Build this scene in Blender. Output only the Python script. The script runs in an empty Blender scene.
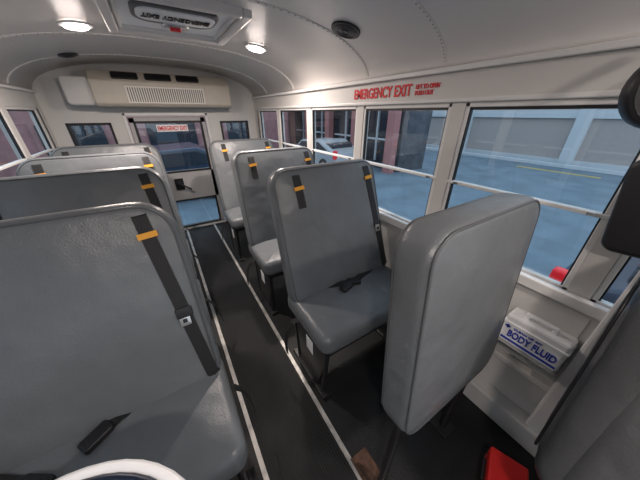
import bpy, bmesh, math, random
from mathutils import Vector, Matrix
random.seed(3)
scene = bpy.context.scene
try:
    scene.view_settings.view_transform = 'Standard'
except Exception:
    pass
COL = scene.collection

# ---------------------------------------------------------------- materials
def mat(name, col, rough=0.6, metal=0.0, var=0.0, vscale=8.0, bump=0.0, bscale=60.0, emit=None, estr=0.0, spec=0.5, wav=0.0, wscale=6.0):
    m = bpy.data.materials.new(name); m.use_nodes = True
    nt = m.node_tree; b = nt.nodes['Principled BSDF']
    b.inputs['Base Color'].default_value = (*col, 1)
    b.inputs['Roughness'].default_value = rough
    b.inputs['Metallic'].default_value = metal
    b.inputs['Specular IOR Level'].default_value = spec
    tc = nt.nodes.new('ShaderNodeTexCoord')
    if var > 0:
        n = nt.nodes.new('ShaderNodeTexNoise'); n.inputs['Scale'].default_value = vscale
        n.inputs['Detail'].default_value = 5
        nt.links.new(tc.outputs['Object'], n.inputs['Vector'])
        r = nt.nodes.new('ShaderNodeValToRGB')
        r.color_ramp.elements[0].position = 0.3; r.color_ramp.elements[1].position = 0.7
        r.color_ramp.elements[0].color = (*[c*(1-var) for c in col], 1)
        r.color_ramp.elements[1].color = (*[min(1, c*(1+var)) for c in col], 1)
        nt.links.new(n.outputs['Fac'], r.inputs['Fac']); nt.links.new(r.outputs['Color'], b.inputs['Base Color'])
    if bump > 0:
        n2 = nt.nodes.new('ShaderNodeTexNoise'); n2.inputs['Scale'].default_value = bscale
        n2.inputs['Detail'].default_value = 3
        nt.links.new(tc.outputs['Object'], n2.inputs['Vector'])
        bp = nt.nodes.new('ShaderNodeBump'); bp.inputs['Strength'].default_value = bump
        bp.inputs['Distance'].default_value = 0.01
        nt.links.new(n2.outputs['Fac'], bp.inputs['Height']); nt.links.new(bp.outputs['Normal'], b.inputs['Normal'])
        if wav > 0:
            n3 = nt.nodes.new('ShaderNodeTexNoise'); n3.inputs['Scale'].default_value = wscale
            nt.links.new(tc.outputs['Object'], n3.inputs['Vector'])
            b2 = nt.nodes.new('ShaderNodeBump'); b2.inputs['Strength'].default_value = wav; b2.inputs['Distance'].default_value = 0.03
            nt.links.new(n3.outputs['Fac'], b2.inputs['Height']); nt.links.new(b2.outputs['Normal'], bp.inputs['Normal'])
    if emit:
        b.inputs['Emission Color'].default_value = (*emit, 1); b.inputs['Emission Strength'].default_value = estr
    return m

M_vinyl = mat('grey_vinyl', (0.142, 0.155, 0.166), 0.33, var=0.08, vscale=5, bump=0.14, bscale=170, wav=0.6, wscale=5)
M_pipe = mat('grey_piping', (0.09, 0.097, 0.104), 0.42)
M_drv = mat('driver_seat_vinyl', (0.115, 0.118, 0.122), 0.38, var=0.1, vscale=4, bump=0.15, bscale=120, wav=0.5)
M_wall = mat('painted_panel', (0.60, 0.59, 0.57), 0.5, var=0.03, vscale=2)
M_lowwall = mat('lower_wall_panel', (0.48, 0.48, 0.47), 0.4, var=0.08, vscale=3)
M_ceil = mat('ceiling_paint', (0.76, 0.73, 0.71), 0.36, var=0.03, vscale=1.5, bump=0.05, bscale=4)
M_rivet = mat('rivet', (0.35, 0.34, 0.34), 0.4)
M_trim = mat('white_window_frame', (0.72, 0.72, 0.71), 0.4)
M_alu = mat('aluminium_strip', (0.46, 0.45, 0.43), 0.45, metal=0.4, var=0.3, vscale=15)
M_black = mat('black_plastic', (0.012, 0.012, 0.014), 0.45)
M_frame = mat('black_steel', (0.014, 0.014, 0.016), 0.4, var=0.2, vscale=10)
M_belt = mat('belt_webbing', (0.012, 0.012, 0.013), 0.6, bump=0.3, bscale=300)
M_orange = mat('orange_tab', (0.85, 0.38, 0.03), 0.6)
M_steel = mat('bright_steel', (0.6, 0.6, 0.6), 0.25, metal=0.9)
M_cream = mat('cream_ac_casing', (0.50, 0.46, 0.39), 0.5, var=0.04)
M_grille = mat('grille_light', (0.72, 0.69, 0.64), 0.5)
M_doorp = mat('door_panel', (0.42, 0.42, 0.42), 0.5, var=0.05)
M_red = mat('red_paint', (0.55, 0.015, 0.012), 0.5)
M_redtext = mat('red_lettering', (0.70, 0.02, 0.03), 0.6)
M_white = mat('white_plastic', (0.88, 0.89, 0.90), 0.4)
M_blue = mat('blue_print', (0.015, 0.04, 0.38), 0.5)
M_rust = mat('rusty_foot', (0.08, 0.042, 0.027), 0.8, var=0.5, vscale=30)
M_teal = mat('dark_liner', (0.005, 0.012, 0.03), 0.35)
M_lamp = mat('dome_lens', (1, 0.9, 0.85), 0.4, emit=(1, 0.86, 0.80), estr=18)
M_hatchd = mat('hatch_grey', (0.10, 0.10, 0.10), 0.4)

def floor_mat(name, col, rib):
    m = mat(name, col, 0.6, var=0.25, vscale=6, spec=0.3)
    nt = m.node_tree; b = nt.nodes['Principled BSDF']
    tc = nt.nodes.new('ShaderNodeTexCoord'); w = nt.nodes.new('ShaderNodeTexWave')
    w.wave_type = 'BANDS'; w.bands_direction = 'X'; w.inputs['Scale'].default_value = rib
    bp = nt.nodes.new('ShaderNodeBump'); bp.inputs['Strength'].default_value = 0.6; bp.inputs['Distance'].default_value = 0.003
    nt.links.new(tc.outputs['Object'], w.inputs['Vector']); nt.links.new(w.outputs['Fac'], bp.inputs['Height'])
    nt.links.new(bp.outputs['Normal'], b.inputs['Normal'])
    return m
M_floor = mat('black_rubber_floor', (0.010, 0.011, 0.012), 0.55, var=0.35, vscale=7, bump=0.2, bscale=90, spec=0.35)
M_aisle = floor_mat('ribbed_aisle_rubber', (0.010, 0.011, 0.012), 24)

def glass_mat():
    m = bpy.data.materials.new('window_glass'); m.use_nodes = True
    nt = m.node_tree; nt.nodes.clear()
    o = nt.nodes.new('ShaderNodeOutputMaterial'); mx = nt.nodes.new('ShaderNodeMixShader')
    t = nt.nodes.new('ShaderNodeBsdfTransparent'); g = nt.nodes.new('ShaderNodeBsdfGlossy')
    t.inputs['Color'].default_value = (0.90, 0.94, 0.96, 1); g.inputs['Roughness'].default_value = 0.03
    mx.inputs[0].default_value = 0.07
    nt.links.new(t.outputs[0], mx.inputs[1]); nt.links.new(g.outputs[0], mx.inputs[2]); nt.links.new(mx.outputs[0], o.inputs[0])
    return m
M_glass = glass_mat()

# ---------------------------------------------------------------- geometry helpers
def add(name, me, m=None, parent=None, loc=None, smooth=False):
    ob = bpy.data.objects.new(name, me); COL.objects.link(ob)
    if m is not None: me.materials.append(m)
    if smooth:
        for p in me.polygons: p.use_smooth = True
    if parent: ob.parent = parent
    if loc: ob.location = loc
    return ob

def empty(name, loc=(0, 0, 0), rot=(0, 0, 0)):
    e = bpy.data.objects.new(name, None); COL.objects.link(e); e.empty_display_size = 0.1
    e.location = loc; e.rotation_euler = rot
    return e

def bm_box(bm, x0, x1, y0, y1, z0, z1):
    vs = [bm.verts.new((x, y, z)) for z in (z0, z1) for y in (y0, y1) for x in (x0, x1)]
    for f in ((0, 2, 3, 1), (4, 5, 7, 6), (0, 1, 5, 4), (2, 6, 7, 3), (0, 4, 6, 2), (1, 3, 7, 5)):
        bm.faces.new([vs[i] for i in f])

def boxes(name, lst, m, parent=None, bevel=0.0):
    bm = bmesh.new()
    for b in lst: bm_box(bm, *b)
    bmesh.ops.recalc_face_normals(bm, faces=bm.faces)
    me = bpy.data.meshes.new(name); bm.to_mesh(me); bm.free()
    ob = add(name, me, m, parent)
    if bevel > 0:
        md = ob.modifiers.new('bev', 'BEVEL'); md.width = bevel; md.segments = 2; md.limit_method = 'ANGLE'
    return ob

def rring(a, b, r, n=6):
    r = min(r, a*0.999, b*0.999); pts = []
    for cx, cz, a0 in ((a-r, b-r, 0), (-a+r, b-r, 90), (-a+r, -b+r, 180), (a-r, -b+r, 270)):
        for i in range(n+1):
            t = math.radians(a0+90*i/n); pts.append((cx+r*math.cos(t), cz+r*math.sin(t)))
    return pts

DM = 0.14
def slab_mesh(name, a, b, t, r, bev, bulge=0.0, taper=0.0):
    prof = []
    K = 5
    for k in range(K+1):
        ang = math.pi/2*k/K
        prof.append((bev*(1-math.cos(ang)), t/2-bev+bev*math.sin(ang)))
    mm = min(a, b)-bev-0.003
    if bulge > 0 and mm > 0.02:
        dm = min(DM, mm)
        for k in range(1, 7):
            s = k/6; prof.append((bev+dm*s, t/2+bulge*(1-(1-s)**2)))
        if mm > dm+0.01: prof.append((bev+mm, t/2+bulge))
    full = [(d, -y) for d, y in reversed(prof)] + [(d, y) for d, y in prof]
    bm = bmesh.new(); rings = []
    for d, y in full:
        pts = rring(a-d, b-d, max(r-d, 0.002))
        rings.append([bm.verts.new((x*(1-taper*(z+b)/(2*b)), y, z)) for x, z in pts])
    n = len(rings[0])
    for i in range(len(rings)-1):
        for j in range(n):
            bm.faces.new((rings[i][j], rings[i][(j+1) % n], rings[i+1][(j+1) % n], rings[i+1][j]))
    bm.faces.new(rings[0]); bm.faces.new(list(reversed(rings[-1])))
    bmesh.ops.recalc_face_normals(bm, faces=bm.faces)
    me = bpy.data.meshes.new(name); bm.to_mesh(me); bm.free()
    return me

def slab(name, a, b, t, r, bev, m, bulge=0.0, taper=0.0, parent=None, loc=(0, 0, 0), rot=(0, 0, 0)):
    ob = add(name, slab_mesh(name, a, b, t, r, bev, bulge, taper), m, parent, loc, smooth=True)
    ob.rotation_euler = rot
    return ob

def surf_y(x, z, a, b, t, bev, bulge):
    d = min(a-abs(x), b-abs(z)); d = max(d, 0)
    if d < bev: return t/2-bev+math.sqrt(max(bev*bev-(bev-d)**2, 0))
    dm = min(DM, min(a, b)-bev-0.003)
    s = min((d-bev)/dm, 1); return t/2+bulge*(1-(1-s)**2)

def tube(name, pts, r, m, parent=None, cyclic=False, res=3):
    cu = bpy.data.curves.new(name, 'CURVE'); cu.dimensions = '3D'; cu.bevel_depth = r; cu.bevel_resolution = res
    sp = cu.splines.new('POLY'); sp.points.add(len(pts)-1)
    for i, p in enumerate(pts): sp.points[i].co = (*p, 1)
    sp.use_cyclic_u = cyclic
    cu.use_fill_caps = True
    ob = bpy.data.objects.new(name, cu); COL.objects.link(ob); cu.materials.append(m)
    if parent: ob.parent = parent
    return ob

def ribbon(name, pts, nrm, width, m, parent=None, th=0.004, side=None):
    bm = bmesh.new(); rows = []
    for i, p in enumerate(pts):
        p = Vector(p); q0 = Vector(pts[max(i-1, 0)]); q1 = Vector(pts[min(i+1, len(pts)-1)])
        tg = (q1-q0).normalized(); n = Vector(nrm).normalized()
        s = Vector(side) if side else tg.cross(n).normalized()
        n = s.cross(tg).normalized()
        rows.append([bm.verts.new(p+s*width/2-n*th/2), bm.verts.new(p-s*width/2-n*th/2), bm.verts.new(p-s*width/2+n*th/2), bm.verts.new(p+s*width/2+n*th/2)])
    for i in range(len(rows)-1):
        for j in range(4):
            bm.faces.new((rows[i][j], rows[i][(j+1) % 4], rows[i+1][(j+1) % 4], rows[i+1][j]))
    bm.faces.new(rows[0]); bm.faces.new(rows[-1])
    bmesh.ops.recalc_face_normals(bm, faces=bm.faces)
    me = bpy.data.meshes.new(name); bm.to_mesh(me); bm.free()
    return add(name, me, m, parent)

def cyl(name, r, h, m, parent=None, loc=(0, 0, 0), rot=(0, 0, 0), r2=None, seg=32, bevel=0.0):
    bm = bmesh.new()
    bmesh.ops.create_cone(bm, cap_ends=True, segments=seg, radius1=r, radius2=r if r2 is None else r2, depth=h)
    me = bpy.data.meshes.new(name); bm.to_mesh(me); bm.free()
    ob = add(name, me, m, parent, loc); ob.rotation_euler = rot
    for p in me.polygons: p.use_smooth = len(p.vertices) == 4
    if bevel > 0:
        md = ob.modifiers.new('bev', 'BEVEL'); md.width = bevel; md.segments = 2; md.limit_method = 'ANGLE'
    return ob

def prism(name, prof, axis, c0, c1, m, parent=None, bevel=0):
    bm = bmesh.new()
    def P(p, c): return (c, p[0], p[1]) if axis == 'x' else (p[0], c, p[1])
    A = [bm.verts.new(P(p, c0)) for p in prof]; B = [bm.verts.new(P(p, c1)) for p in prof]
    n = len(prof)
    for i in range(n): bm.faces.new((A[i], A[(i+1) % n], B[(i+1) % n], B[i]))
    bm.faces.new(A); bm.faces.new(list(reversed(B)))
    bmesh.ops.recalc_face_normals(bm, faces=bm.faces)
    me = bpy.data.meshes.new(name); bm.to_mesh(me); bm.free()
    ob = add(name, me, m, parent)
    if bevel > 0:
        md = ob.modifiers.new('bev', 'BEVEL'); md.width = bevel; md.segments = 3; md.limit_method = 'ANGLE'
    return ob

def text(name, s, X, Y, origin, length, m, parent=None, height=None):
    cu = bpy.data.curves.new(name, 'FONT'); cu.body = s; cu.size = 1.0; cu.extrude = 0.002; cu.offset = 0.022
    ob = bpy.data.objects.new(name, cu); COL.objects.link(ob); cu.materials.append(m)
    bpy.context.view_layer.update()
    k = length/max(ob.dimensions.x, 1e-4); ky = k if height is None else height/0.72
    X = Vector(X); Y = Vector(Y); Z = X.cross(Y)
    mt = Matrix((( X.x*k, Y.x*ky, Z.x, origin[0]), (X.y*k, Y.y*ky, Z.y, origin[1]), (X.z*k, Y.z*ky, Z.z, origin[2]), (0, 0, 0, 1)))
    if parent:
        ob.parent = parent; ob.matrix_parent_inverse = Matrix.Identity(4)
        bpy.context.view_layer.update()
        ob.matrix_local = parent.matrix_world.inverted() @ mt
    else:
        ob.matrix_world = mt
    return ob

# ---------------------------------------------------------------- bus shell
XL, XR, YR, YF = -0.95, 1.32, 3.95, -1.6
XC = (XL+XR)/2; HW = (XR-XL)/2
ZS, DH = 1.79, 0.30
SILL, WTOP = 0.92, 1.645
def dome(x):
    t = min(abs(x-XC)/HW, 1); return ZS+DH*(1-t**2.5)**(1/2.1)

boxes('floor', [(XL-0.06, XR+0.06, YF, YR+0.06, -0.08, 0.0)], M_floor)
boxes('aisle_floor_mat', [(0.055, 0.415, -1.2, YR-0.02, 0.0, 0.004)], M_aisle)
boxes('trim_1', [(0.026, 0.05, -1.2, YR-0.02, 0.0, 0.009)], M_alu)
boxes('trim_2', [(0.42, 0.444, -1.2, YR-0.02, 0.0, 0.009)], M_alu)

# ceiling
N = 40; xs = [XC-HW*math.cos(math.pi*i/N) for i in range(N+1)]
prof = [(x, dome(x)) for x in xs]
outer = [(XC+(x-XC)*1.05, z+0.05) for x, z in reversed(prof)]
ceil = prism('ceiling', prof+outer, 'y', YF, YR+0.06, M_ceil)
for p in ceil.data.polygons: p.use_smooth = (abs(p.normal.y) < 0.5)

piers = [-1.45, -0.62, 0.09, 0.80, 1.55, 2.32, 3.08, 3.80]
PW = 0.036
def side_wall(name, x, s):
    xo = x+s*0.06; x0, x1 = min(x, xo), max(x, xo)
    L = [(x0, x1, YF, YR+0.06, 0, SILL), (x0, x1, YF, YR+0.06, WTOP, ZS+0.03)]
    L += [(x0, x1, p-PW, p+PW, SILL, WTOP) for p in piers]
    L += [(x0, x1, 3.80, YR+0.06, SILL, WTOP)]
    w = boxes(name, L, M_wall)
    return w
side_wall('wall_right', XR, 1); side_wall('wall_left', XL, -1)
boxes('trim_3', [(XR-0.012, XR-0.001, YF+0.02, YR-0.01, 0.47, SILL-0.04)], M_lowwall)
boxes('trim_4', [(XL+0.001, XL+0.012, YF+0.02, YR-0.01, 0.47, SILL-0.04)], M_lowwall)
boxes('trim_5', [(XR-0.035, XR-0.001, YF+0.02, YR-0.01, SILL-0.04, SILL+0.012)], M_trim, bevel=0.006)
boxes('trim_6', [(XL+0.001, XL+0.035, YF+0.02, YR-0.01, SILL-0.04, SILL+0.012)], M_trim, bevel=0.006)
boxes('baseboard_right', [(XR-0.06, XR-0.001, YF+0.02, YR-0.01, 0.0, 0.17), (XR-0.09, XR-0.001, YF+0.02, YR-0.01, 0.15, 0.175),
                          (XR-0.05, XR-0.001, YF+0.02, YR-0.01, 0.42, 0.455)], M_wall, bevel=0.006)
boxes('baseboard_left', [(XL+0.001, XL+0.06, YF+0.02, YR-0.01, 0.0, 0.17), (XL+0.001, XL+0.05, YF+0.02, YR-0.01, 0.42, 0.455)], M_wall, bevel=0.006)
boxes('trim_7', [(XR-0.025, XR-0.001, YF+0.02, YR-0.01, ZS-0.012, ZS+0.012), (XR-0.012, XR-0.001, YF+0.02, YR-0.01, WTOP+0.002, WTOP+0.022)], M_trim, bevel=0.005)
boxes('trim_8', [(XL+0.001, XL+0.025, YF+0.02, YR-0.01, ZS-0.012, ZS+0.012)], M_trim, bevel=0.005)
boxes('trim_9', [(XR-0.07, XR-0.001, -0.12, -0.005, 0.17, WTOP)], M_trim, bevel=0.012)

def window(i, x, s, y0, y1):
    e = empty('window_%d' % i)
    xi0, xi1 = (x+0.004, x+0.034) if s > 0 else (x-0.034, x-0.004)
    f = 0.02; zm = 1.262
    boxes('frame', [(xi0, xi1, y0, y0+f, SILL, WTOP), (xi0, xi1, y1-f, y1, SILL, WTOP),
                    (xi0, xi1, y0, y1, SILL, SILL+f), (xi0, xi1, y0, y1, WTOP-f, WTOP),
                    (xi0-0.006, xi1, y0, y1, zm-0.008, zm+0.008)], M_trim, e, bevel=0.003)
    g = 0.006
    boxes('gasket', [(xi0+0.005, xi1-0.005, y0+f, y0+f+g, SILL+f, WTOP-f), (xi0+0.005, xi1-0.005, y1-f-g, y1-f, SILL+f, WTOP-f),
                     (xi0+0.005, xi1-0.005, y0+f, y1-f, WTOP-f-g*2, WTOP-f)], M_black, e)
    xg = (xi0+xi1)/2
    boxes('glass', [(xg-0.001, xg+0.001, y0+f, y1-f, SILL+f, WTOP-f)], M_glass, e)
    for yy in (y0+0.05, y1-0.05):
        boxes('latch', [(xi0-0.012, xi0-0.004, yy-0.012, yy+0.012, zm-0.006, zm+0.006)], M_steel, e)
k = 1
for i in range(len(piers)-1):
    for x, s in ((XR, 1), (XL, -1)):
        window(k, x, s, piers[i]+PW, piers[i+1]-PW); k += 1

for bi, p in enumerate([-0.62, 0.15, 0.93, 1.50, 2.62, 3.4]):
    e = empty('ceiling_seam' if bi == 0 else 'ceiling_seam.%03d' % bi)
    pts = []
    for i in range(1, 40):
        x = XC-HW*math.cos(math.pi*i/40); pts.append((x, p, dome(x)-0.0015))
    ribbon('strip', pts, (0, 0, -1), 0.03, M_ceil, e, th=0.004, side=(0, 1, 0))
    bm = bmesh.new()
    for i in range(3, 78):
        x = XC-HW*math.cos(math.pi*i/80)
        bmesh.ops.create_icosphere(bm, subdivisions=1, radius=0.004, matrix=Matrix.Translation((x, p-0.006, dome(x)-0.004)))
    me = bpy.data.meshes.new('rivets'); bm.to_mesh(me); bm.free(); add('rivets', me, M_rivet, e, smooth=True)

# rear wall
DX0, DX1 = -0.26, 0.62
ya, yb = YR, YR+0.06
rw = boxes('wall_rear', [(XL, -0.82, ya, yb, 0, ZS), (-0.82, -0.42, ya, yb, 0, 1.10), (-0.82, -0.42, ya, yb, 1.50, ZS), (-0.42, DX0, ya, yb, 0, ZS),
                    (DX0, DX1, ya, yb, 1.56, ZS), (DX1, 0.80, ya, yb, 0, ZS), (0.80, 1.2, ya, yb, 0, 1.10), (0.80, 1.2, ya, yb, 1.50, ZS), (1.2, XR, ya, yb, 0, ZS)], M_wall)
prism('wall_rear_gable', prof, 'y', YR+0.002, YR+0.058, M_wall)
for nm, x0, x1 in (('window_21', -0.82, -0.42), ('window_22', 0.80, 1.20)):
    e = empty(nm)
    boxes('frame', [(x0, x0+0.025, ya-0.01, yb, 1.10, 1.5), (x1-0.025, x1, ya-0.01, yb, 1.1, 1.5), (x0, x1, ya-0.01, yb, 1.1, 1.125), (x0, x1, ya-0.01, yb, 1.475, 1.5)], M_black, e, bevel=0.006)
    boxes('glass', [(x0+0.02, x1-0.02, ya+0.03, ya+0.032, 1.12, 1.48)], M_glass, e)
e = empty('door_1')
d0, d1 = DX0+0.012, DX1-0.012
y0, y1 = YR+0.005, YR+0.05
boxes('panel', [(d0, d0+0.06, y0, y1, 0.0, 1.55), (d1-0.06, d1, y0, y1, 0.0, 1.55), (d0, d1, y0, y1, 1.49, 1.55), (d0, d1, y0, y1, 0.46, 0.86), (d0, d1, y0, y1, 0.0, 0.05)], M_doorp, e, bevel=0.004)
def ringframe(nm, x0, x1, z0, z1, ya_, yb_, w, m, par):
    boxes(nm, [(x0, x0+w, ya_, yb_, z0, z1), (x1-w, x1, ya_, yb_, z0, z1), (x0, x1, ya_, yb_, z0, z0+w), (x0, x1, ya_, yb_, z1-w, z1)], m, par, bevel=0.005)
ringframe('upper_gasket', d0+0.04, d1-0.04, 0.86, 1.51, y0-0.01, y1, 0.025, M_black, e)
ringframe('lower_gasket', d0+0.05, d1-0.05, 0.04, 0.47, y0-0.01, y1, 0.022, M_black, e)
ringframe('door_surround', DX0-0.03, DX1+0.03, -0.0, 1.60, YR-0.012, YR-0.001, 0.032, M_trim, e)
boxes('glass', [(d0+0.06, d1-0.06, y0+0.02, y0+0.022, 0.88, 1.48), (d0+0.06, d1-0.06, y0+0.02, y0+0.022, 0.06, 0.45)], M_glass, e)
boxes('handle_plate', [(0.05, 0.16, y0-0.02, y0, 0.62, 0.78)], M_black, e, bevel=0.005)
tube('handle', [(0.10, y0-0.02, 0.72), (0.10, y0-0.07, 0.72), (0.16, y0-0.07, 0.68), (0.24, y0-0.07, 0.62)], 0.012, M_black, e)
boxes('sticker', [(0.02, 0.38, y0+0.013, y0+0.016, 1.385, 1.465)], M_white, e)
text('exit_text', 'EMERGENCY EXIT', (1, 0, 0), (0, 0, 1), (0.03, y0+0.011, 1.40), 0.34, M_redtext, e, height=0.05)
boxes('wall_front', [(XL, XR, YF-0.05, YF, 0, 0.8), (XL, XL+0.08, YF-0.05, YF, 0.8, ZS), (XR-0.08, XR, YF-0.05, YF, 0.8, ZS)], M_lowwall)
prism('wall_front_gable', prof, 'y', YF-0.05, YF-0.002, M_wall)

# ---------------------------------------------------------------- AC unit at the rear
e = empty('air_conditioner')
ax0, ax1, az0, az1, ay = -0.46, 0.94, 1.66, 2.00, 3.70
ysec = [(ay+0.03, az0), (YR-0.002, az0), (YR-0.002, az1), (ay+0.10, az1), (ay, az1-0.10), (ay, az0+0.03)]
prism('casing', ysec, 'x', ax0, ax1, M_cream, e, bevel=0.012)
boxes('grille_panel', [(-0.17, 0.62, ay-0.012, ay+0.005, az0+0.035, az0+0.20)], M_grille, e, bevel=0.004)
boxes('louvres', [(-0.15+0.0225*i, -0.15+0.0225*i+0.010, ay-0.016, ay-0.010, az0+0.05, az0+0.185) for i in range(34)], M_hatchd, e)
sl = math.radians(45)
for i, (c, w) in enumerate(((-0.14, 0.12), (0.17, 0.13), (0.47, 0.12))):
    slab('vent_%d' % (i+1), w, 0.045, 0.02, 0.02, 0.006, M_black, parent=e, loc=(c, ay+0.05-0.002, az1-0.05+0.004), rot=(-sl, 0, 0))
slab('side_duct_left', 0.12, 0.13, 0.2, 0.04, 0.02, M_wall, parent=e, loc=(-0.57, 3.845, 1.80))

def dome_normal(x):
    d = 0.01; dz = (dome(x+d)-dome(x-d))/(2*d)
    return math.atan(dz)
def speaker(name, x, y, r):
    e = empty(name, (x, y, dome(x)-0.006), (0, -dome_normal(x), 0))
    cyl('ring', r, 0.012, M_black, e, bevel=0.003)
    cyl('mesh_cover', r*0.82, 0.02, M_frame, e, bevel=0.004)
    for i in range(3):
        tube('grille_ring_%d' % (i+1), [(r*(0.25+0.2*i)*math.cos(t*math.pi/12), r*(0.25+0.2*i)*math.sin(t*math.pi/12), -0.011) for t in range(24)], 0.002, M_black, e, True)
speaker('ceiling_speaker', 1.03, 1.38, 0.082)
speaker('ceiling_speaker.001', -0.48, 3.35, 0.07)

def dome_light(name, x, y, power):
    e = empty(name, (x, y, dome(x)-0.008), (0, -dome_normal(x), 0))
    cyl('bezel', 0.085, 0.012, M_trim, e, bevel=0.004)
    cyl('lens', 0.062, 0.034, M_lamp, e, r2=0.064, bevel=0.010)
    ld = bpy.data.lights.new('bulb', 'AREA'); ld.shape = 'DISK'; ld.size = 0.10; ld.energy = power; ld.color = (1, 0.86, 0.78)
    lo = bpy.data.objects.new('bulb', ld); COL.objects.link(lo); lo.parent = e; lo.location = (0, 0, -0.020)
dome_light('dome_light', 0.82, 2.25, 21)
dome_light('dome_light.001', -0.25, 2.38, 21)
dome_light('added_fill_light', 0.80, -0.5, 12)  # unseen fixture behind the camera, added to brighten the interior
dome_light('added_fill_light.001', -0.30, -0.5, 12)  # second added fill fixture, also out of view

# roof hatch
e = empty('roof_hatch')
hx, hy = 0.25, 1.97
zc = dome(hx)
def hring(nm, a, b, w, z0, z1, m, bev=0.008):
    boxes(nm, [(hx-a, hx-a+w, hy-b, hy+b, z0, z1), (hx+a-w, hx+a, hy-b, hy+b, z0, z1), (hx-a+w, hx+a-w, hy-b, hy-b+w, z0, z1), (hx-a+w, hx+a-w, hy+b-w, hy+b, z0, z1)], m, e, bevel=bev)
hring('outer_frame', 0.34, 0.35, 0.05, zc-0.045, zc+0.01, M_ceil)
hring('inner_frame', 0.285, 0.295, 0.02, zc-0.03, zc+0.005, M_trim)
boxes('hatch_panel', [(hx-0.28, hx+0.28, hy-0.29, hy+0.29, zc-0.012, zc-0.002)], M_white, e)
slab('raised_panel', 0.21, 0.15, 0.025, 0.10, 0.01, M_hatchd, parent=e, loc=(hx, hy-0.08, zc-0.02), rot=(math.pi/2, 0, 0))
slab('label_panel', 0.19, 0.10, 0.012, 0.07, 0.004, M_white, parent=e, loc=(hx, hy-0.10, zc-0.034), rot=(math.pi/2, 0, 0))
text('hatch_text', 'EMERGENCY EXIT', (-1, 0, 0), (0, 1, 0), (hx+0.165, hy-0.13, zc-0.043), 0.33, M_black, e, height=0.06)
slab('release_handle', 0.07, 0.035, 0.02, 0.03, 0.006, M_steel, parent=e, loc=(hx, hy+0.03, zc-0.040), rot=(math.pi/2, 0, 0))
slab('release_knob', 0.03, 0.012, 0.02, 0.01, 0.004, M_redtext, parent=e, loc=(hx, hy+0.05, zc-0.052), rot=(math.pi/2, 0, 0))
e = empty('exit_lettering')
text('main_text', 'EMERGENCY EXIT', (0, -1, 0), (0, 0, 1), (XR-0.002, 1.63, 1.69), 0.52, M_redtext, e, height=0.060)
text('sub_text', 'LIFT TO OPEN', (0, -1, 0), (0, 0, 1), (XR-0.002, 1.08, 1.72), 0.15, M_redtext, e, height=0.022)
text('sub_text_2', 'PUSH OUT', (0, -1, 0), (0, 0, 1), (XR-0.002, 1.08, 1.69), 0.12, M_redtext, e, height=0.022)

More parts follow.
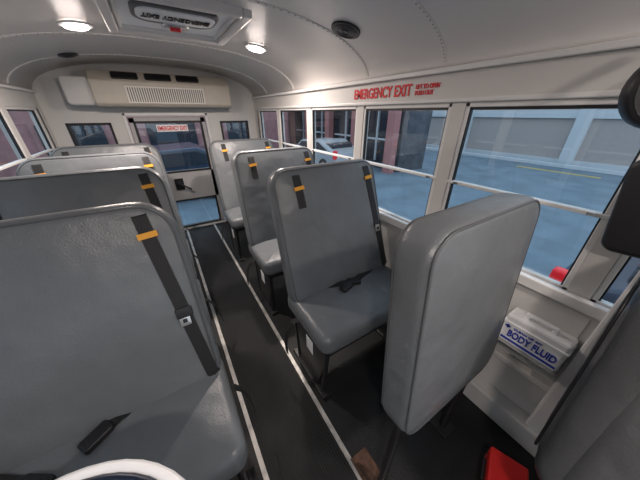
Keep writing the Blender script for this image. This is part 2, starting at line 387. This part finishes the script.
# ---------------------------------------------------------------- seats
TH = math.radians(19)
def seat(name, x0, x1, yf, belts, buckles, leg_side, zoff=0.0, rc=0.105):
    xc = (x0+x1)/2; a = (x1-x0)/2
    e = empty(name, (xc, yf, 0))
    cy, ch = 0.245, 0.245
    slab('cushion', a, ch, 0.13, 0.06, 0.045, M_vinyl, bulge=0.015, parent=e, loc=(0, cy, 0.505), rot=(math.pi/2, 0, 0))
    b = 0.435; t = 0.115
    bc = Vector((0, 0.525, 0.900+zoff))
    slab('backrest', a, b, t, rc, 0.04, M_vinyl, bulge=0.012, taper=0.04, parent=e, loc=bc, rot=(-TH, 0, 0))
    R = Matrix.Rotation(-TH, 3, 'X')
    def BP(x, z, off=0.003):
        return bc+R @ Vector((x, -(surf_y(x, z, a, b, t, 0.04, 0.012)+off), z))
    for sgn, nm in ((-1, 'piping'), (1, 'piping_rear')):
        tube(nm, [bc+R @ Vector((x*(1-0.04*(z+b)/(2*b)), sgn*(t/2-0.003), z)) for x, z in rring(a-0.022, b-0.022, rc-0.02)], 0.004, M_pipe, e, True)
    nrm = R @ Vector((0, -1, 0))
    for i, (bx, bx2, short) in enumerate(belts):
        z0 = b-0.06; z1 = b-0.25 if short else -b+0.10
        n = 16; pts = [BP(bx+(bx2-bx)*(k/n), z0+(z1-z0)*k/n) for k in range(n+1)]
        pts = [BP(bx, z0+0.012, -0.01)]+pts
        if not short: pts.append(BP(bx2+0.01, z1-0.02, 0.0))
        ribbon('belt_%d' % (i+1), pts, nrm, 0.048, M_belt, e)
        zt = b-0.135
        tt = (z0-zt)/(z0-z1)
        ribbon('belt_tab_%d' % (i+1), [BP(bx+(bx2-bx)*tt-0.032, zt, 0.009), BP(bx+(bx2-bx)*tt+0.032, zt+0.006, 0.009)], nrm, 0.022, M_orange, e, th=0.006)
        if not short:
            zl = -0.03; tt = (z0-zl)/(z0-z1)
            c = BP(bx+(bx2-bx)*tt, zl, 0.010)
            slab('latch_plate_%d' % (i+1), 0.03, 0.022, 0.006, 0.008, 0.002, M_black, parent=e, loc=c, rot=(-TH, 0, 0))
            slab('latch_tongue_%d' % (i+1), 0.020, 0.025, 0.005, 0.005, 0.001, M_steel, parent=e, loc=BP(bx+(bx2-bx)*tt-0.004, zl-0.03, 0.010), rot=(-TH, 0, 0))
            slab('latch_slot_%d' % (i+1), 0.008, 0.008, 0.004, 0.003, 0.001, M_black, parent=e, loc=BP(bx+(bx2-bx)*tt-0.004, zl-0.033, 0.013), rot=(-TH, 0, 0))
    for i, (ux, uy, ang) in enumerate(buckles):
        z = 0.505+0.065+0.015
        p = Vector((ux, uy, z+0.014))
        slab('buckle_%d' % (i+1), 0.026, 0.045, 0.026, 0.01, 0.006, M_black, parent=e, loc=p, rot=(math.pi/2, 0, ang))
        slab('buckle_button_%d' % (i+1), 0.014, 0.007, 0.004, 0.003, 0.001, M_frame, parent=e, loc=p+Vector((math.sin(ang)*0.03, -math.cos(ang)*0.03, 0.013)), rot=(math.pi/2, 0, ang))
        dr = Vector((-math.sin(ang), math.cos(ang), 0))
        q = p+dr*0.03
        L = max(0.05, (0.375-q.y)/max(0.25, math.cos(ang)))
        end = Vector((q.x+dr.x*L*0.9, 0.372, z-0.005))
        ribbon('buckle_strap_%d' % (i+1), [q-Vector((0, 0, 0.004)), (q+end)/2+Vector((0, 0, 0.004)), end], (0, 0, 1), 0.046, M_belt, e)
    boxes('seat_pan', [(-a+0.03, a-0.03, 0.03, 0.46, 0.405, 0.44)], M_frame, e, bevel=0.006)
    for sx, nm in ((leg_side*(a-0.05), 'aisle_leg'), (-leg_side*(a-0.10), 'wall_leg')):
        prism(nm, [(0.14, 0.02), (0.36, 0.02), (0.42, 0.41), (0.05, 0.41), (0.05, 0.34)], 'x', sx-0.012, sx+0.012, M_frame, e, bevel=0.004)
        tube(nm+'_front_tube', [(sx, 0.05, 0.41), (sx, 0.09, 0.02)], 0.014, M_frame, e)
        tube(nm+'_rear_tube', [(sx, 0.44, 0.41), (sx, 0.41, 0.02)], 0.014, M_frame, e)
        boxes(nm+'_foot', [(sx-0.03, sx+0.03, 0.04, 0.46, 0.0, 0.022)], M_frame, e, bevel=0.004)
    sx = leg_side*(a-0.05)+leg_side*0.0135
    boxes('label', [(min(sx, sx+leg_side*0.0015), max(sx, sx+leg_side*0.0015), 0.19, 0.27, 0.25, 0.36)], M_white, e)
    for sx in (-a+0.07, a-0.07):
        tube('back_tube', [(sx, 0.40, 0.42), (sx, 0.46, 0.50)], 0.014, M_frame, e)
    sx = leg_side*(a+0.0)
    ribbon('loose_strap', [(sx-leg_side*0.03, 0.34, 0.44), (sx+leg_side*0.015, 0.37, 0.40), (sx+leg_side*0.05, 0.38, 0.33), (sx+leg_side*0.075, 0.35, 0.25), (sx+leg_side*0.08, 0.33, 0.20)], (1, 0, 0), 0.035, M_belt, e, side=(0, 1, 0))
    return e

names = ['bus_seat']+['bus_seat.%03d' % i for i in range(1, 12)]
it = iter(names)
a = (1.27-0.46)/2
for yf in (0.68, 1.52, 2.55):
    seat(next(it), 0.455, 1.265, yf, [(-a+0.17, -a+0.175, True), (a-0.11, a-0.045, False)], [(0.02, 0.30, 1.2), (-0.06, 0.28, -1.3)], -1)
a = 0.46
for i, yf in enumerate((0.46, 1.20, 1.94, 2.68)):
    seat(next(it), -0.92, 0.0, yf, [(a-0.13, a-0.05, False), (-a+0.15, -a+0.16, True)], [(0.02, 0.31, -0.95), (-0.12, 0.25, 1.0)], 1, zoff=-0.012 if i == 0 else 0, rc=0.14)

# ---------------------------------------------------------------- padded barrier
e = empty('padded_barrier', (0.735, 0.0, 0))
tb = math.radians(5)
bb, bt, ba = 0.388, 0.12, 0.290
bc = Vector((0, 0.275, 0.980))
slab('pad', ba, bb, bt, 0.09, 0.032, M_vinyl, bulge=0.016, taper=-0.01, parent=e, loc=bc, rot=(-tb, 0, 0))
Rb = Matrix.Rotation(-tb, 3, 'X')
for sgn, nm in ((-1, 'piping_front'), (1, 'piping_rear')):
    tube(nm, [bc+Rb @ Vector((x*(1+0.01*(z+bb)/(2*bb)), sgn*(bt/2-0.006), z)) for x, z in rring(ba-0.011, bb-0.011, 0.08)], 0.004, M_pipe, e, True)
for sx in (-0.25, 0.25):
    tube('post', [(sx, 0.235, 0.66), (sx, 0.24, 0.012)], 0.018, M_frame, e)
boxes('foot_plate', [(-0.30, -0.20, 0.22, 0.40, 0.0, 0.012)], M_rust, e, bevel=0.003)
boxes('foot_plate_wall', [(0.20, 0.30, 0.19, 0.34, 0.0, 0.012)], M_frame, e, bevel=0.003)
prism('foot_bracket', [(0.24, 0.012), (0.37, 0.012), (0.30, 0.08), (0.25, 0.08)], 'x', -0.285, -0.272, M_rust, e)

# ---------------------------------------------------------------- body fluid kit
e = empty('body_fluid_kit')
boxes('case', [(XR-0.105, XR-0.014, 0.010, 0.245, 0.595, 0.755)], M_white, e, bevel=0.012)
boxes('lid_rim', [(XR-0.110, XR-0.014, 0.006, 0.25, 0.706, 0.718)], M_white, e, bevel=0.004)
boxes('handle', [(XR-0.08, XR-0.06, 0.07, 0.09, 0.752, 0.775), (XR-0.08, XR-0.06, 0.17, 0.19, 0.752, 0.775), (XR-0.08, XR-0.06, 0.07, 0.19, 0.77, 0.785)], M_white, e, bevel=0.004)
text('kit_text', 'BODY FLUID', (0, -1, 0), (0, 0, 1), (XR-0.1065, 0.215, 0.638), 0.185, M_blue, e, height=0.038)
boxes('blue_band', [(XR-0.1075, XR-0.1045, 0.02, 0.235, 0.612, 0.623)], M_blue, e)
boxes('cross', [(XR-0.1075, XR-0.1045, 0.213, 0.235, 0.686, 0.694), (XR-0.1075, XR-0.1045, 0.220, 0.228, 0.680, 0.700)], M_blue, e)
text('kit_text_2', 'CLEAN UP KIT', (0, -1, 0), (0, 0, 1), (XR-0.1065, 0.20, 0.686), 0.11, M_blue, e, height=0.010)
boxes('shelf', [(XR-0.12, XR-0.014, 0.004, 0.252, 0.583, 0.595)], M_steel, e)
boxes('bracket_plate', [(XR-0.016, XR-0.0125, 0.02, 0.30, 0.56, 0.86)], M_wall, e)

# ---------------------------------------------------------------- driver seat
e = empty('driver_seat', (0.97, -0.12, 0))
slab('backrest', 0.27, 0.40, 0.15, 0.16, 0.07, M_drv, bulge=0.02, taper=0.30, parent=e, loc=(0, 0.0, 0.92), rot=(-0.06, 0, 0))
slab('bolster_left', 0.05, 0.30, 0.14, 0.045, 0.045, M_drv, parent=e, loc=(-0.20, -0.05, 0.82), rot=(-0.06, 0.12, 0))
slab('bolster_right', 0.05, 0.30, 0.14, 0.045, 0.045, M_drv, parent=e, loc=(0.20, -0.05, 0.82), rot=(-0.06, -0.12, 0))
tube('back_seam', [Vector((0, 0.004, 0.92))+Matrix.Rotation(-0.06, 3, 'X') @ Vector((x*(1-0.3*(z+0.4)/0.8), 0.083, z)) for x, z in rring(0.19, 0.32, 0.10)], 0.004, M_frame, e, True)
slab('cushion', 0.26, 0.24, 0.13, 0.09, 0.05, M_drv, bulge=0.015, parent=e, loc=(0, -0.31, 0.50), rot=(math.pi/2, 0, 0))
cyl('pedestal', 0.14, 0.40, M_frame, e, loc=(0, -0.33, 0.21), r2=0.10)
boxes('pedestal_base', [(-0.2, 0.2, -0.52, -0.16, 0.0, 0.03)], M_frame, e, bevel=0.005)
for sx in (-0.12, 0.12):
    tube('hinge', [(sx, -0.10, 0.46), (sx, -0.03, 0.60)], 0.02, M_frame, e)

e = empty('warning_triangle_case', (0.95, -0.02, 0), (0, 0, math.radians(20)))
boxes('case', [(-0.09, 0.09, -0.12, 0.03, 0.0, 0.15)], M_red, e, bevel=0.010)
boxes('lid_line', [(-0.092, 0.092, -0.122, 0.032, 0.10, 0.105)], M_black, e)
boxes('handle', [(-0.05, 0.05, 0.03, 0.042, 0.06, 0.09)], M_black, e, bevel=0.004)

e = empty('cab_fan', (1.10, 0.12, 1.655), (math.radians(90), 0, math.radians(-60)))
cyl('rim', 0.095, 0.06, M_black, e, bevel=0.015)
cyl('hub', 0.03, 0.08, M_frame, e, bevel=0.006)
for i in range(4):
    r = 0.035+0.016*i
    tube('guard_%d' % (i+1), [(r*math.cos(t*math.pi/12), r*math.sin(t*math.pi/12), 0.033) for t in range(24)], 0.002, M_frame, e, True)
tube('mount', [(0, 0.09, 0), (0.02, 0.13, -0.04), (0.05, 0.15, -0.10)], 0.012, M_black, e)

e = empty('side_sun_visor', (1.20, 0.02, 1.345), (0, 0.14, math.radians(78)))
slab('panel', 0.105, 0.15, 0.045, 0.035, 0.018, M_black, parent=e)
tube('arm', [(0.0, 0.0, 0.13), (0.0, -0.02, 0.24), (0.0, -0.10, 0.30)], 0.010, M_black, e)

# ---------------------------------------------------------------- white bin by the entry
e = empty('waste_bin', (-0.365, 0.178, 0))
bm = bmesh.new()
profb = [(0.0, 0.0), (0.19, 0.0), (0.205, 0.02), (0.262, 0.91), (0.272, 0.92), (0.279, 0.935), (0.277, 0.947), (0.266, 0.951), (0.256, 0.945), (0.25, 0.92), (0.19, 0.06), (0.0, 0.05)]
S = 48; rows = []
for r, z in profb:
    if r == 0: rows.append([bm.verts.new((0, 0, z))])
    else: rows.append([bm.verts.new((r*math.cos(2*math.pi*i/S), r*math.sin(2*math.pi*i/S), z)) for i in range(S)])
for i in range(len(rows)-1):
    A, B = rows[i], rows[i+1]
    for j in range(S):
        if len(A) == 1: bm.faces.new((A[0], B[(j+1) % S], B[j]))
        elif len(B) == 1: bm.faces.new((A[j], A[(j+1) % S], B[0]))
        else: bm.faces.new((A[j], A[(j+1) % S], B[(j+1) % S], B[j]))
bmesh.ops.recalc_face_normals(bm, faces=bm.faces)
me = bpy.data.meshes.new('bin_body'); bm.to_mesh(me); bm.free()
add('bin_body', me, M_white, e, smooth=True)
tube('liner_edge', [(0.248*math.cos(t*math.pi/24), 0.248*math.sin(t*math.pi/24), 0.942) for t in range(48)], 0.009, M_teal, e, True)
cyl('liner', 0.240, 0.02, M_teal, e, loc=(0, 0, 0.90), seg=48)

# ---------------------------------------------------------------- outside world
G = -1.0
M_asph = mat('asphalt', (0.165, 0.235, 0.29), 0.8, var=0.18, vscale=1.2, bump=0.1)
M_yel = mat('yellow_line', (0.55, 0.45, 0.15), 0.7)
M_bld = mat('cream_stucco', (0.46, 0.42, 0.40), 0.8, var=0.05)
M_pil = mat('pale_blue_trim', (0.62, 0.68, 0.72), 0.7)
M_dark = mat('dark_shop_glass', (0.03, 0.04, 0.055), 0.15)
M_pink = mat('pink_column', (0.48, 0.22, 0.21), 0.8)
M_maroon = mat('maroon_wall', (0.42, 0.22, 0.22), 0.8, var=0.15, vscale=2)
M_brick = mat('dark_brick', (0.09, 0.10, 0.12), 0.8, var=0.3, vscale=3)
M_car = mat('dark_blue_paint', (0.03, 0.05, 0.09), 0.2)
M_carw = mat('silver_paint', (0.45, 0.48, 0.50), 0.3)
M_tail = mat('tail_lamp', (0.7, 0.02, 0.03), 0.2, emit=(0.9, 0.02, 0.03), estr=0.3)
M_tyre = mat('tyre', (0.015, 0.015, 0.015), 0.8)

boxes('ground', [(-40, 60, -40, 60, G-0.1, G)], M_asph)
e = empty('parking_line')
boxes('stripe', [(16.3, 16.6, 2.5, 5.8, G, G+0.01), (16.3, 16.6, -7, -3.5, G, G+0.01)], M_yel, e)
boxes('kerb', [(18.0, 18.3, -30, 18, G, G+0.15)], M_pil, e)
e = empty('cream_building')
boxes('wall', [(19, 24, -30, 18, G, 5.2)], M_bld, e)
boxes('pilasters', [(18.7, 19, y-0.3, y+0.3, G, 4.2) for y in (-25.5, -19.5, -13.5, -7.5, -1.5, 4.5, 10.5, 16.0)], M_pil, e, bevel=0.02)
boxes('base_band', [(18.9, 19, -30, 18, G, G+0.3), (18.85, 19, -30, 18, 1.35, 1.75)], M_pil, e)
boxes('dark_windows', [(18.93, 19.0, y+1.2, y+4.8, 1.9, 2.6) for y in (-25.5, -19.5, -13.5, -7.5, -1.5, 4.5, 10.5)], M_dark, e)
e = empty('storefront')
boxes('wall', [(9.6, 11.5, 8.2, 28, G, 4.5)], M_brick, e)
boxes('glass', [(9.5, 9.6, 8.6+2.6*i, 10.8+2.6*i, G+0.4, 2.0) for i in range(7)], M_dark, e)
boxes('columns', [(9.0, 9.35, 8.2+2.6*i, 8.65+2.6*i, G, 2.3) for i in range(8)], M_pink, e)
boxes('awning', [(8.7, 9.6, 8.0, 28, 2.3, 3.2)], M_pink, e)
boxes('white_frames', [(9.42, 9.5, 8.6+2.6*i, 10.8+2.6*i, 0.4, 0.48) for i in range(7)]+[(9.42, 9.5, 9.65+2.6*i, 9.73+2.6*i, G+0.4, 2.0) for i in range(7)], M_pil, e)
e = empty('maroon_building')
boxes('wall', [(-14, 8, 17, 21, G, 4.6)], M_maroon, e)
boxes('fascia', [(-14, 8, 16.8, 17, 2.6, 3.1)], M_pil, e)
boxes('shop_windows', [(-13+4.2*i, -10.6+4.2*i, 16.9, 17.0, -0.2, 1.1) for i in range(5)], M_dark, e)
e = empty('brick_building')
boxes('wall', [(-16, -9, -30, 15, G, 4.0)], M_brick, e)
boxes('white_band', [(-9, -8.9, -30, 15, 1.6, 1.9)], M_pil, e)
boxes('shop_windows', [(-9, -8.92, -10+3.2*i, -7.6+3.2*i, -0.3, 1.4) for i in range(7)], M_dark, e)

def car(name, loc, rz, paint, sc=1.0):
    e = empty(name, (loc[0], loc[1], G), (0, 0, rz)); e.scale = (sc, sc, sc)
    body = [(-2.2, 0.30), (2.15, 0.30), (2.25, 0.55), (2.15, 0.78), (1.2, 0.92), (0.55, 1.38), (-1.0, 1.45), (-1.9, 1.05), (-2.2, 0.98), (-2.28, 0.6)]
    prism('body', body, 'x', -0.86, 0.86, paint, e, bevel=0.08)
    prism('cabin_glass', [(1.0, 0.95), (0.5, 1.32), (-0.95, 1.38), (-1.7, 1.02)], 'x', -0.868, 0.868, M_dark, e, bevel=0.02)
    boxes('rear_glass', [(-0.65, 0.65, -1.75, -1.2, 1.08, 1.34)], M_dark, e, bevel=0.05)
    for sx in (-0.80, 0.80):
        for sy in (-1.35, 1.35):
            cyl('wheel', 0.33, 0.22, M_tyre, e, loc=(sx, sy, 0.33), rot=(0, math.pi/2, 0), bevel=0.03)
            cyl('hubcap', 0.19, 0.24, M_steel, e, loc=(sx, sy, 0.33), rot=(0, math.pi/2, 0), bevel=0.02)
    for sx in (-0.80, 0.80):
        slab('tail_lamp', 0.07, 0.19, 0.22, 0.04, 0.03, M_tail, parent=e, loc=(sx, -2.13, 0.90))
        slab('reverse_lamp', 0.05, 0.08, 0.22, 0.02, 0.02, M_white, parent=e, loc=(sx*0.86, -2.15, 0.84))
        slab('head_lamp', 0.14, 0.08, 0.1, 0.04, 0.02, M_white, parent=e, loc=(sx*0.85, 2.18, 0.68))
    return e
car('parked_car', (4.20, -1.74, 0), math.pi, M_car)
car('parked_car.001', (7.2, 11.5, 0), 0.1, M_carw)
car('parked_car.002', (-0.2, 9.6, 0), math.radians(90), M_car, 1.15)
car('parked_car.003', (-6.0, 8.0, 0), 0.2, M_car)

# ---------------------------------------------------------------- sky
w = bpy.data.worlds.new('overcast_sky'); scene.world = w; w.use_nodes = True
nt = w.node_tree; bg = nt.nodes['Background']
tc = nt.nodes.new('ShaderNodeTexCoord'); sp = nt.nodes.new('ShaderNodeSeparateXYZ'); rp = nt.nodes.new('ShaderNodeValToRGB')
nt.links.new(tc.outputs['Generated'], sp.inputs[0]); nt.links.new(sp.outputs['Z'], rp.inputs['Fac']); nt.links.new(rp.outputs['Color'], bg.inputs['Color'])
rp.color_ramp.elements[0].color = (0.72, 0.80, 0.88, 1); rp.color_ramp.elements[1].color = (0.62, 0.76, 0.94, 1)
bg.inputs['Strength'].default_value = 1.55

# ---------------------------------------------------------------- camera
cam = bpy.data.cameras.new('camera'); co = bpy.data.objects.new('camera', cam); COL.objects.link(co)
cam.sensor_width = 36; cam.lens = 13.5; cam.clip_start = 0.02
p = math.radians(27.9); y = math.radians(32.0)
F = Vector((math.sin(y)*math.cos(p), math.cos(y)*math.cos(p), -math.sin(p)))
co.location = (0, 0, 1.6)
co.rotation_euler = F.to_track_quat('-Z', 'Y').to_euler()
scene.camera = co
